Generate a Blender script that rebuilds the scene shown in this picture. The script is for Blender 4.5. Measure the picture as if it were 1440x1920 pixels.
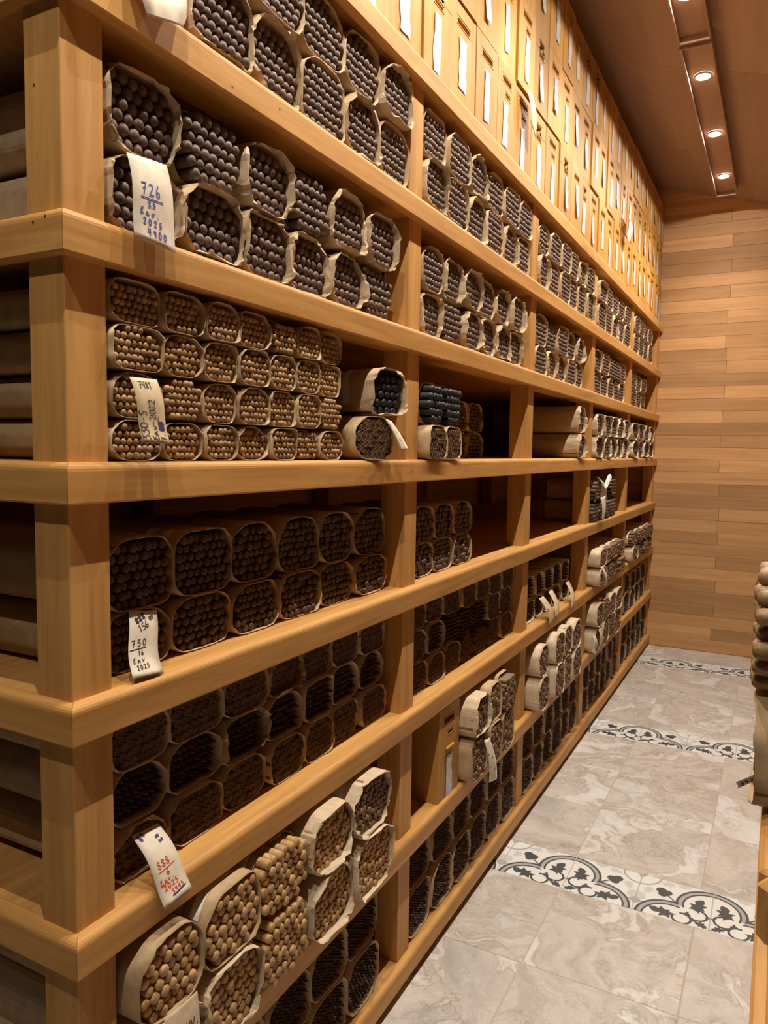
import bpy, bmesh, math, random
from mathutils import Vector, Matrix
for o in list(bpy.data.objects): bpy.data.objects.remove(o)
scene = bpy.context.scene
COL = scene.collection

# ------------------------------------------------------------------ camera
cam_d = bpy.data.cameras.new('camera'); cam = bpy.data.objects.new('camera', cam_d); COL.objects.link(cam)
yaw, pitch, roll = math.radians(-27.8307), math.radians(4.6659), math.radians(0.8498)
f = Vector((math.sin(yaw)*math.cos(pitch), math.cos(yaw)*math.cos(pitch), -math.sin(pitch)))
r = f.cross(Vector((0, 0, 1))).normalized(); u = r.cross(f)
c_, s_ = math.cos(roll), math.sin(roll)
r2, u2 = c_*r + s_*u, -s_*r + c_*u
cam.matrix_world = Matrix(((r2.x, u2.x, -f.x, .8829), (r2.y, u2.y, -f.y, -.7198), (r2.z, u2.z, -f.z, 1.6126), (0, 0, 0, 1)))
cam_d.sensor_fit = 'VERTICAL'; cam_d.sensor_height = 36.0; cam_d.lens = 36.0*1402.0/1920.0
cam_d.clip_start = .02
scene.camera = cam

# ------------------------------------------------------------------ world and exposure
w = bpy.data.worlds.new('room_ambient'); scene.world = w; w.use_nodes = True
w.node_tree.nodes['Background'].inputs[0].default_value = (0, 0, 0, 1)
w.node_tree.nodes['Background'].inputs[1].default_value = 0.0
scene.view_settings.view_transform = 'Standard'; scene.view_settings.look = 'None'
scene.view_settings.gamma = 1; scene.view_settings.use_curve_mapping = False
scene.view_settings.exposure = -0.24
SPOT_POWER, SPILL_POWER = 86.0, 8.5
LAMP_COLOR = (1.0, .91, .78)

# ------------------------------------------------------------------ helpers
def mesh(name, verts, faces, mat=None, smooth=False):
    me = bpy.data.meshes.new(name); me.from_pydata(verts, [], faces); me.update()
    if mat: me.materials.append(mat)
    if smooth: me.shade_smooth()
    return me
def link(name, me, parent=None, loc=None, label=None, cat=None, group=None, kind=None):
    o = bpy.data.objects.new(name, me); COL.objects.link(o)
    if parent: o.parent = parent
    if loc is not None: o.location = loc
    if label: o['label'] = label
    if cat: o['category'] = cat
    if group: o['group'] = group
    if kind: o['kind'] = kind
    return o
def empty(name, loc, label=None, cat=None, group=None, kind=None):
    o = link(name, None, None, loc, label, cat, group, kind); o.empty_display_size = .05
    return o
class MB:
    def __init__(s): s.v = []; s.f = []
    def add(s, v, f):
        n = len(s.v); s.v += [tuple(p) for p in v]; s.f += [tuple(i+n for i in q) for q in f]; return s
    def box(s, x0, x1, y0, y1, z0, z1):
        return s.add([(x0,y0,z0),(x1,y0,z0),(x1,y1,z0),(x0,y1,z0),(x0,y0,z1),(x1,y0,z1),(x1,y1,z1),(x0,y1,z1)],
                     [(0,3,2,1),(4,5,6,7),(0,1,5,4),(1,2,6,5),(2,3,7,6),(3,0,4,7)])
    def bevelbox(s, x0, x1, y0, y1, z0, z1, b):
        s.fix = True
        P = []; idx = {}
        def vid(a, b_, c):
            k = (a, b_, c)
            if k not in idx: idx[k] = len(P); P.append(k)
            return idx[k]
        X = (x0, x1); Y = (y0, y1); Z = (z0, z1)
        F = []
        def c(i, j, k, ax):
            p = [X[i], Y[j], Z[k]]; sgn = [1 if i == 0 else -1, 1 if j == 0 else -1, 1 if k == 0 else -1]
            for a in range(3):
                if a != ax: p[a] += sgn[a]*b
            return vid(*p)
        for ax in range(3):
            for s_ in (0, 1):
                o = [a for a in range(3) if a != ax]
                q = []
                for (m, n) in ((0,0),(1,0),(1,1),(0,1)):
                    ijk = [0,0,0]; ijk[ax] = s_; ijk[o[0]] = m; ijk[o[1]] = n; q.append(c(*ijk, ax))
                flip = (s_ == 0) ^ (ax == 1)
                F.append(tuple(reversed(q)) if flip else tuple(q))
        for ax in range(3):
            o = [a for a in range(3) if a != ax]
            for m in (0, 1):
                for n in (0, 1):
                    q = []
                    for e, fa in ((0, o[0]), (0, o[1]), (1, o[1]), (1, o[0])):
                        ijk = [0,0,0]; ijk[ax] = e; ijk[o[0]] = m; ijk[o[1]] = n; q.append(c(*ijk, fa))
                    flip = (m ^ n) ^ (ax == 1)
                    F.append(tuple(q) if flip else tuple(reversed(q)))
        for i in (0,1):
            for j in (0,1):
                for k in (0,1):
                    t = (c(i,j,k,0), c(i,j,k,1), c(i,j,k,2))
                    F.append(t if (i+j+k) % 2 else tuple(reversed(t)))
        return s.add(P, F)
    def mesh(s, name, mat, smooth=False):
        me = mesh(name, s.v, s.f, mat, smooth)
        if getattr(s, 'fix', False):
            bm = bmesh.new(); bm.from_mesh(me); bmesh.ops.recalc_face_normals(bm, faces=bm.faces); bm.to_mesh(me); bm.free()
        return me

# ------------------------------------------------------------------ materials
def newmat(name):
    m = bpy.data.materials.new(name); m.use_nodes = True
    nt = m.node_tree; return m, nt, nt.nodes['Principled BSDF']
def N(nt, t, **kw):
    n = nt.nodes.new(t)
    for k, v in kw.items(): setattr(n, k, v)
    return n
def ramp(nt, stops, src):
    n = N(nt, 'ShaderNodeValToRGB'); e = n.color_ramp.elements
    while len(e) < len(stops): e.new(.5)
    for el, (p, c) in zip(e, stops): el.position = p; el.color = (*c, 1)
    nt.links.new(src, n.inputs[0]); return n.outputs[0]
def mathn(nt, op, a, b=None, cl=False):
    n = N(nt, 'ShaderNodeMath', operation=op); n.use_clamp = cl
    for i, v in enumerate((a, b)):
        if v is None: continue
        if isinstance(v, (int, float)): n.inputs[i].default_value = v
        else: nt.links.new(v, n.inputs[i])
    return n.outputs[0]
def mix(nt, fac, a, b, mode='MIX'):
    n = N(nt, 'ShaderNodeMix', data_type='RGBA', blend_type=mode)
    for i, v in ((0, fac), (6, a), (7, b)):
        if isinstance(v, (int, float)): n.inputs[i].default_value = v
        elif isinstance(v, tuple): n.inputs[i].default_value = (*v, 1)
        else: nt.links.new(v, n.inputs[i])
    return n.outputs[2]
def coords(nt, scale=(1,1,1), rnd=True):
    tc = N(nt, 'ShaderNodeTexCoord'); mp = N(nt, 'ShaderNodeMapping'); mp.inputs['Scale'].default_value = scale
    src = tc.outputs['Object']
    if rnd:
        oi = N(nt, 'ShaderNodeObjectInfo'); v = N(nt, 'ShaderNodeVectorMath', operation='MULTIPLY_ADD')
        cb = N(nt, 'ShaderNodeCombineXYZ')
        for i, k in enumerate((17.3, 31.7, 23.1)): nt.links.new(mathn(nt, 'MULTIPLY', oi.outputs['Random'], k), cb.inputs[i])
        nt.links.new(src, v.inputs[0]); v.inputs[1].default_value = (1,1,1); nt.links.new(cb.outputs[0], v.inputs[2]); src = v.outputs[0]
    nt.links.new(src, mp.inputs[0]); return mp.outputs[0]
def noise(nt, vec, scale, detail=4, rough=.55, dist=0):
    n = N(nt, 'ShaderNodeTexNoise'); n.inputs['Scale'].default_value = scale; n.inputs['Detail'].default_value = detail
    n.inputs['Roughness'].default_value = rough; n.inputs['Distortion'].default_value = dist
    nt.links.new(vec, n.inputs['Vector']); return n.outputs['Fac']
def bump(nt, b, h, strength, dist=.001):
    n = N(nt, 'ShaderNodeBump'); n.inputs['Strength'].default_value = strength; n.inputs['Distance'].default_value = dist
    nt.links.new(h, n.inputs['Height']); nt.links.new(n.outputs[0], b.inputs['Normal'])

def wood(name, dark, light, axis, rough=.5, var=.25, grain=60, knots=True):
    m, nt, b = newmat(name)
    sc = [1, 1, 1]; sc[axis] = .06
    v = coords(nt, tuple(sc))
    g = noise(nt, v, grain, 5, .6, .4)
    g2 = noise(nt, v, grain*.22, 3, .5, .8)
    s = mathn(nt, 'ADD', mathn(nt, 'MULTIPLY', g, .55), mathn(nt, 'MULTIPLY', g2, .45))
    col = ramp(nt, [(.36, dark), (.60, light)], s)
    if knots:
        sc2 = [1, 1, 1]; sc2[axis] = .35
        v2 = coords(nt, tuple(sc2)); k = noise(nt, v2, 9, 2, .4)
        kf = ramp(nt, [(.70, (0,0,0)), (.80, (1,1,1))], k)
        col = mix(nt, mathn(nt, 'MULTIPLY', kf, .35), col, tuple(c*.5 for c in dark))
    oi = N(nt, 'ShaderNodeObjectInfo')
    hv = N(nt, 'ShaderNodeHueSaturation'); nt.links.new(col, hv.inputs['Color'])
    nt.links.new(mathn(nt, 'ADD', mathn(nt, 'MULTIPLY', oi.outputs['Random'], var), 1-var*.5), hv.inputs['Value'])
    nt.links.new(hv.outputs[0], b.inputs['Base Color'])
    b.inputs['Roughness'].default_value = rough; b.inputs['Specular IOR Level'].default_value = .25
    bump(nt, b, g, .12)
    return m
SH_D, SH_L = (.43, .205, .058), (.60, .320, .098)
M = {}
M['shelf_x'] = wood('shelf_wood_x', SH_D, SH_L, 0, var=.12)
M['shelf_y'] = wood('shelf_wood_y', SH_D, SH_L, 1, var=.12)
M['shelf_z'] = wood('shelf_wood_z', SH_D, SH_L, 2, var=.12)
M['plank'] = wood('wall_plank_wood', (.45, .245, .105), (.60, .335, .148), 0, rough=.5, var=.5, grain=30, knots=False)
M['ceil'] = wood('ceiling_wood', (.30, .190, .140), (.37, .24, .175), 1, rough=.6, var=.08, grain=20, knots=False)
M['box'] = wood('cedar_box_wood', (.42, .205, .042), (.55, .285, .066), 2, rough=.5, var=.34, grain=50, knots=False)

def paper(name, c, var=.2, crease=.5):
    m, nt, b = newmat(name)
    v = coords(nt); n1 = noise(nt, v, 40, 5, .6); n2 = noise(nt, v, 9, 3, .5, 1.2)
    col = ramp(nt, [(.3, tuple(x*.82 for x in c)), (.7, tuple(min(1, x*1.1) for x in c))], n1)
    oi = N(nt, 'ShaderNodeObjectInfo'); hv = N(nt, 'ShaderNodeHueSaturation'); nt.links.new(col, hv.inputs['Color'])
    nt.links.new(mathn(nt, 'ADD', mathn(nt, 'MULTIPLY', oi.outputs['Random'], var), 1-var*.5), hv.inputs['Value'])
    nt.links.new(hv.outputs[0], b.inputs['Base Color']); b.inputs['Roughness'].default_value = .62
    bump(nt, b, n2, crease, .006)
    return m
M['kraft'] = paper('kraft_paper', (.46, .31, .165), .25)
M['kraft_mid'] = paper('creased_kraft_paper', (.52, .38, .235), .2, .8)
M['kraft_light'] = paper('pale_kraft_paper', (.62, .48, .32), .15, .8)
M['tag'] = paper('tag_paper', (.74, .64, .50), .06, .15)
M['tag_tan'] = paper('tan_tag_paper', (.66, .50, .31), .04, .15)
M['tape'] = paper('white_tape', (.78, .73, .64), .05, .05)
def slip():
    m, nt, b = newmat('printed_slip')
    tc = N(nt, 'ShaderNodeTexCoord'); sp = N(nt, 'ShaderNodeSeparateXYZ'); nt.links.new(tc.outputs['Object'], sp.inputs[0])
    wv = mathn(nt, 'SINE', mathn(nt, 'MULTIPLY', sp.outputs[2], 2*math.pi/.007))
    v = coords(nt, (1, 1, .3)); tx = noise(nt, v, 260, 2, .5)
    line = mathn(nt, 'MULTIPLY', mathn(nt, 'GREATER_THAN', wv, .35), mathn(nt, 'GREATER_THAN', tx, .5))
    cr = noise(nt, coords(nt), 60, 4, .6)
    base = ramp(nt, [(.3, (.52, .54, .57)), (.65, (.68, .70, .73))], cr)
    col = mix(nt, mathn(nt, 'MULTIPLY', line, .35), base, (.12, .12, .14))
    nt.links.new(col, b.inputs['Base Color']); b.inputs['Roughness'].default_value = .3
    bump(nt, b, cr, .7, .003); return m
M['slip'] = slip()
def flat(name, c, rough=.6, metal=0):
    m, nt, b = newmat(name); b.inputs['Base Color'].default_value = (*c, 1); b.inputs['Roughness'].default_value = rough
    b.inputs['Metallic'].default_value = metal; return m
for k, c in {'ink_blue': (.05, .07, .33), 'ink_black': (.03, .025, .035), 'ink_red': (.62, .05, .03), 'ink_navy': (.03, .03, .12), 'ink_pink': (.60, .25, .18)}.items():
    M[k] = flat(k, c, .6)
def cigar_mat(name, c, rough=.45, var=.5, foot=False):
    m, nt, b = newmat(name)
    geo = N(nt, 'ShaderNodeNewGeometry'); oi = N(nt, 'ShaderNodeObjectInfo')
    rn = mathn(nt, 'FRACT', mathn(nt, 'ADD', geo.outputs['Random Per Island'], oi.outputs['Random']))
    v = coords(nt, (.5, 1, 1)); n1 = noise(nt, v, 160 if not foot else 420, 4, .65)
    lo = tuple(x*.62 for x in c); hi = tuple(min(1, x*1.35) for x in c)
    col = ramp(nt, [(.3, lo), (.7, hi)], n1)
    hv = N(nt, 'ShaderNodeHueSaturation'); nt.links.new(col, hv.inputs['Color'])
    nt.links.new(mathn(nt, 'ADD', mathn(nt, 'MULTIPLY', rn, var), 1-var*.5), hv.inputs['Value'])
    hs = mathn(nt, 'FRACT', mathn(nt, 'MULTIPLY', rn, 7.31))
    nt.links.new(mathn(nt, 'ADD', mathn(nt, 'MULTIPLY', hs, .010), .495), hv.inputs['Hue'])
    nt.links.new(mathn(nt, 'ADD', mathn(nt, 'MULTIPLY', hs, .18), .92), hv.inputs['Saturation'])
    nt.links.new(hv.outputs[0], b.inputs['Base Color']); b.inputs['Roughness'].default_value = rough; b.inputs['Specular IOR Level'].default_value = .32
    bump(nt, b, n1, .5 if foot else .25, .0012 if foot else .0006)
    return m
M['c_dark'] = cigar_mat('maduro_leaf', (.118, .070, .050), .5)
M['c_choc'] = cigar_mat('chocolate_leaf', (.080, .042, .025), .45)
M['c_brown'] = cigar_mat('natural_leaf', (.32, .185, .082), .5)
M['c_light'] = cigar_mat('pale_leaf', (.46, .275, .118), .5, .25)
M['c_black'] = cigar_mat('oscuro_leaf', (.016, .015, .017), .5, .4)
M['c_foot'] = cigar_mat('cut_foot_leaf', (.135, .072, .036), .8, .5, True)
M['c_footd'] = cigar_mat('dark_cut_foot_leaf', (.150, .086, .050), .8, .5, True)
M['c_mid'] = cigar_mat('mid_leaf', (.20, .112, .058), .5, .4)

def stone():
    m, nt, b = newmat('travertine_tile')
    v = coords(nt)
    warp = N(nt, 'ShaderNodeTexNoise'); warp.inputs['Scale'].default_value = 2.2; warp.inputs['Detail'].default_value = 4
    nt.links.new(v, warp.inputs['Vector'])
    add = N(nt, 'ShaderNodeVectorMath', operation='MULTIPLY_ADD'); nt.links.new(warp.outputs['Color'], add.inputs[0])
    add.inputs[1].default_value = (.7, .7, .7); nt.links.new(v, add.inputs[2]); wv = add.outputs[0]
    n1 = noise(nt, wv, 1.7, 6, .62, .9)
    base = ramp(nt, [(.30, (.33, .31, .29)), (.42, (.49, .44, .40)), (.50, (.57, .51, .465)), (.57, (.46, .40, .355)), (.66, (.60, .58, .55))], n1)
    n2 = noise(nt, wv, 2.1, 7, .62, 1.3)
    vein = ramp(nt, [(.555, (0,0,0)), (.60, (.75,.75,.75)), (.68, (1,1,1)), (.74, (.3,.3,.3))], n2)
    col = mix(nt, mathn(nt, 'MULTIPLY', vein, .72), base, (.74, .74, .73))
    rg_ = ramp(nt, [(.525, (0,0,0)), (.552, (1,1,1)), (.560, (0,0,0))], n2)
    col = mix(nt, mathn(nt, 'MULTIPLY', rg_, .6), col, (.34, .25, .18))
    n3 = noise(nt, wv, 5.5, 8, .72, 2.0)
    th = ramp(nt, [(.480, (0,0,0)), (.5, (1,1,1)), (.520, (0,0,0))], n3)
    pt = ramp(nt, [(.46, (0,0,0)), (.60, (1,1,1))], noise(nt, v, 4, 3, .6))
    col = mix(nt, mathn(nt, 'MULTIPLY', mathn(nt, 'MULTIPLY', th, pt), .6), col, (.20, .165, .14))
    lt = ramp(nt, [(.53, (0,0,0)), (.56, (1,1,1)), (.60, (0,0,0))], noise(nt, wv, 9, 6, .65, 2.5))
    col = mix(nt, mathn(nt, 'MULTIPLY', lt, .3), col, (.72, .69, .64))
    n4 = noise(nt, v, 55, 3, .7)
    col = mix(nt, mathn(nt, 'MULTIPLY', ramp(nt, [(.62, (0,0,0)), (.72, (1,1,1))], n4), .18), col, (.36, .30, .25))
    nt.links.new(col, b.inputs['Base Color']); b.inputs['Roughness'].default_value = .36
    bump(nt, b, n3, .06, .002); return m
M['stone'] = stone()
M['grout'] = flat('grout', (.47, .38, .30), .9)
M['cem_white'] = flat('cement_tile_white', (.70, .69, .66), .45)
M['cem_grey'] = flat('cement_tile_grey', (.36, .36, .36), .45)
M['cem_pale'] = flat('cement_tile_pale_grey', (.53, .53, .52), .45)
M['cem_dark'] = flat('cement_tile_charcoal', (.055, .058, .062), .45)
M['metal'] = flat('lamp_metal', (.7, .68, .65), .35, 1)
M['plug'] = flat('nail_head', (.08, .04, .02), .6)
def emit(name, c, s):
    m = bpy.data.materials.new(name); m.use_nodes = True; nt = m.node_tree; b = nt.nodes['Principled BSDF']
    b.inputs['Base Color'].default_value = (0,0,0,1); b.inputs['Emission Color'].default_value = (*c, 1); b.inputs['Emission Strength'].default_value = s
    return m
M['bulb'] = emit('lamp_lens', (1.0, .97, .95), 140.0)

# ------------------------------------------------------------------ setting
YW, ZF = 5.68, .05
rnd = random.Random(7)
# floor: bed of grout, tiles and border tiles
floor = link('floor', MB().box(-1.6, 3.34, -3.8, YW, ZF-.06, ZF-.0015).mesh('floor', M['grout']), kind='structure')
def tile_mesh(w_, h_, mat, nm):
    g = .0016
    return MB().bevelbox(g, w_-g, g, h_-g, -.012, 0, .0012).mesh(nm, mat)
strips = [.27-3.19, .27-1.595, .27, 1.865, 3.457, 5.062]
rows = []
for i, s0 in enumerate(strips):
    y = s0 + .245
    nxt = strips[i+1] if i+1 < len(strips) else None
    if nxt is None: rows.append((y, YW-y)); break
    hh = (nxt - y)/3
    rows += [(y+k*hh, hh) for k in range(3)]
tm = {}
for (y0, hh) in rows:
    for k in range(-3, 7):
        x0 = .258 + .45*k
        key = round(hh, 3)
        if key not in tm: tm[key] = tile_mesh(.45, hh, M['stone'], 'floor_tile')
        link('tile', tm[key], floor, (x0, y0, ZF))
def ring(mb, cx, cy, r0, r1, a0, a1, n=20):
    v = []; fc = []
    for i in range(n+1):
        a = math.radians(a0 + (a1-a0)*i/n)
        v += [(cx+r0*math.cos(a), cy+r0*math.sin(a), 0), (cx+r1*math.cos(a), cy+r1*math.sin(a), 0)]
        if i: fc.append((2*i-2, 2*i-1, 2*i+1, 2*i))
    mb.add(v, fc)
def blob(mb, pts): mb.add([(x, y, 0) for x, y in pts], [tuple(range(len(pts)))])
def xf(pts, cx, cy, ang, s):
    a = math.radians(ang); return [(cx+s*(x*math.cos(a)-y*math.sin(a)), cy+s*(x*math.sin(a)+y*math.cos(a))) for x, y in pts]
def disc(cx, cy, rr, n=12): return [(cx+rr*math.cos(2*math.pi*i/n), cy+rr*math.sin(2*math.pi*i/n)) for i in range(n)]
LEAF = [(0,-.9),(.12,-.5),(.5,-.62),(.34,-.25),(.62,.0),(.30,.12),(.36,.55),(.1,.62),(0,1.05),(-.1,.62),(-.36,.55),(-.30,.12),(-.62,.0),(-.34,-.25),(-.5,-.62),(-.12,-.5)]
IVY = [(-.25,-1.0),(.1,-.62),(.55,-.75),(.40,-.30),(.72,.02),(.25,.08),(.42,.5),(.2,.85),(-.12,1.0),(-.30,.62),(-.22,.3),(-.62,.25),(-.35,-.1),(-.55,-.45),(-.22,-.5)]
def clip_square(pts):
    for ax, lim, sg in ((0, .008, 1), (0, .992, -1), (1, .008, 1), (1, .992, -1)):
        out = []
        for i in range(len(pts)):
            p, q = pts[i-1], pts[i]
            ip, iq = sg*(p[ax]-lim) >= 0, sg*(q[ax]-lim) >= 0
            if ip != iq:
                t = (lim-p[ax])/(q[ax]-p[ax]); out.append(tuple(p[k]+t*(q[k]-p[k]) for k in range(2)))
            if iq: out.append(q)
        pts = out
        if not pts: return pts
    return pts
def arcpts(mb, cx, cy, r0, r1, test, n=160):
    for i in range(n):
        a0 = 2*math.pi*i/n; a1 = 2*math.pi*(i+1)/n; am = (a0+a1)/2
        px, py = cx+r1*math.cos(am), cy+r1*math.sin(am)
        if not test(cx+(r0+r1)/2*math.cos(am), cy+(r0+r1)/2*math.sin(am)): continue
        q = clip_square([(cx+r*math.cos(a), cy+r*math.sin(a)) for r, a in ((r0,a0),(r1,a0),(r1,a1),(r0,a1))])
        if len(q) >= 3: blob(mb, q)
def stroke(mb, pts, wd):
    for (x0, y0), (x1, y1) in zip(pts, pts[1:]):
        d = math.hypot(x1-x0, y1-y0) or 1; nx, ny = -(y1-y0)/d*wd/2, (x1-x0)/d*wd/2
        q = clip_square([(x0+nx, y0+ny), (x1+nx, y1+ny), (x1-nx, y1-ny), (x0-nx, y0-ny)])
        if len(q) >= 3: blob(mb, q)
dk, gr, pl = MB(), MB(), MB()
RL = .475
for cx, cy, ox, oy in ((0, .5, .5, 0), (.5, 0, 0, .5)):
    t = lambda x, y, ox=ox, oy=oy: math.hypot(x-ox, y-oy) > RL-.05 and x+y > .3
    arcpts(dk, cx, cy, RL-.036, RL, t); arcpts(gr, cx, cy, RL-.088, RL-.036, t); arcpts(dk, cx, cy, RL-.116, RL-.088, t)
yes = lambda x, y: True
arcpts(dk, .17, .29, .110, .144, lambda x, y: not (x > .22 and y > .32), 60)
arcpts(dk, .36, .12, .105, .139, lambda x, y: not (x > .40 and y > .16), 60)
stroke(dk, [(0, .30), (.05, .30)], .025); stroke(dk, [(.27, .21), (.20, .13), (.12, .10)], .03)
stroke(dk, [(.25, .23), (.30, .28), (.36, .24)], .025)
for a in (xf(IVY, .17, .53, 10, .185), xf(IVY, .62, .16, -80, .185), xf(LEAF, .10, .085, 125, .11)):
    q = clip_square(a); blob(dk, q)
stroke(dk, [(.45, .45), (.60, .60)], .022)
for a in (xf(disc(0, 0, .066), .66, .60, 0, 1), xf(disc(0, 0, .066), .60, .66, 0, 1), xf(disc(0, 0, .075), .69, .69, 0, 1)): blob(dk, clip_square(a))
arcpts(gr, 1, 1, .255, .285, yes, 80)
for a in (xf(LEAF, .86, .62, 200, .13), xf(LEAF, .62, .90, 250, .13), xf(disc(0, 0, .11), .98, .40, 0, 1), xf(disc(0, 0, .10), .40, .99, 0, 1)):
    q = clip_square(a)
    if len(q) > 2: blob(pl, q)
blob(gr, clip_square([(1, .16), (.90, .26), (1, .36)])); blob(gr, clip_square([(.93, 1), (1, .88), (1, 1)]))
def orn(mb, nm, mat, z, mirror):
    S = .245
    v = [((1-x if mirror else x)*S, y*S, z) for x, y, _ in mb.v]
    fcs = []
    for q in mb.f:
        a = 0
        for i in range(len(q)): a += v[q[i-1]][0]*v[q[i]][1]-v[q[i]][0]*v[q[i-1]][1]
        fcs.append(q if a > 0 else tuple(reversed(q)))
    return mesh(nm, v, fcs, mat)
border = tile_mesh(.245, .245, M['cem_white'], 'border_tile')
ORN = {(k, mi): orn(mb, k, mat, z, mi) for k, mb, mat, z in (('charcoal_motif', dk, M['cem_dark'], .0005), ('grey_motif', gr, M['cem_grey'], .0004), ('pale_motif', pl, M['cem_pale'], .0003)) for mi in (False, True)}
for s0 in strips:
    for k in range(-6, 12):
        t = link('tile', border, floor, (.262+.245*k, s0, ZF), label='white cement border tile with charcoal vine motif')
        mi = bool(k % 2)
        for nm in ('charcoal_motif', 'grey_motif', 'pale_motif'): link(nm, ORN[(nm, mi)], t)

# back wall of horizontal planks
wall = link('wall_back', MB().box(-1.6, 3.34, YW+.012, YW+.06, ZF-.05, 4.3).mesh('wall_back', M['ceil']), kind='structure')
PH = .0955
pm = {}
for i in range(42):
    z0 = ZF + .002 + i*PH
    off = .47 + rnd.uniform(-.01, .01)
    cuts = [-1.6, off, 2.0, 3.34] if i % 2 else [-1.6, -.55+rnd.uniform(-.1, .1), 1.35+rnd.uniform(-.1, .1), 3.34]
    if i % 7 == 3: cuts = [-1.6, -.7, off-.002, 1.5, 3.34]
    for a, b_ in zip(cuts, cuts[1:]):
        dpt = rnd.uniform(0, .0025)
        me = MB().bevelbox(a+.0006, b_-.0006, YW-.004-dpt, YW+.012, z0+.0005, z0+PH-.0005, .0012)
        xm = (a+b_)/2
        me.v = [(x-xm, y-YW, z-z0) for x, y, z in me.v]
        link('plank', me.mesh('plank', M['plank']), wall, (xm, YW, z0))
# sloped ceiling of panels
def zc(x): return 3.6924 - .296*x
ceiling = link('ceiling', mesh('ceiling', [(-1.6, -3.8, zc(-1.6)+.03), (3.4, -3.8, zc(3.4)+.03), (3.4, YW, zc(3.4)+.03), (-1.6, YW, zc(-1.6)+.03),
     (-1.6, -3.8, zc(-1.6)+.09), (3.4, -3.8, zc(3.4)+.09), (3.4, YW, zc(3.4)+.09), (-1.6, YW, zc(-1.6)+.09)],
     [(0,1,2,3),(4,7,6,5),(0,4,5,1),(1,5,6,2),(2,6,7,3),(3,7,4,0)], M['ceil']), kind='structure')
for y0 in [-3.8+1.22*k for k in range(8)]:
    y1 = min(y0+1.22, YW-.002)
    if y1 <= y0: continue
    for xa, xb in ((-1.6, .345), (.345, 2.2), (2.2, 3.4)):
        a, b_, c, d = xa+.001, xb-.001, y0+.001, y1-.001
        v = [(a,c,zc(a)),(b_,c,zc(b_)),(b_,d,zc(b_)),(a,d,zc(a)),(a,c,zc(a)+.029),(b_,c,zc(b_)+.029),(b_,d,zc(b_)+.029),(a,d,zc(a)+.029)]
        link('panel', mesh('panel', v, [(0,3,2,1),(4,5,6,7),(0,1,5,4),(1,2,6,5),(2,3,7,6),(3,0,4,7)], M['ceil']), ceiling)
# right-hand room wall behind the opposite shelf
link('wall_right', MB().box(3.34, 3.40, -3.8, YW, ZF-.05, 2.66).mesh('wall_right', M['ceil']), kind='structure')

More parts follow.
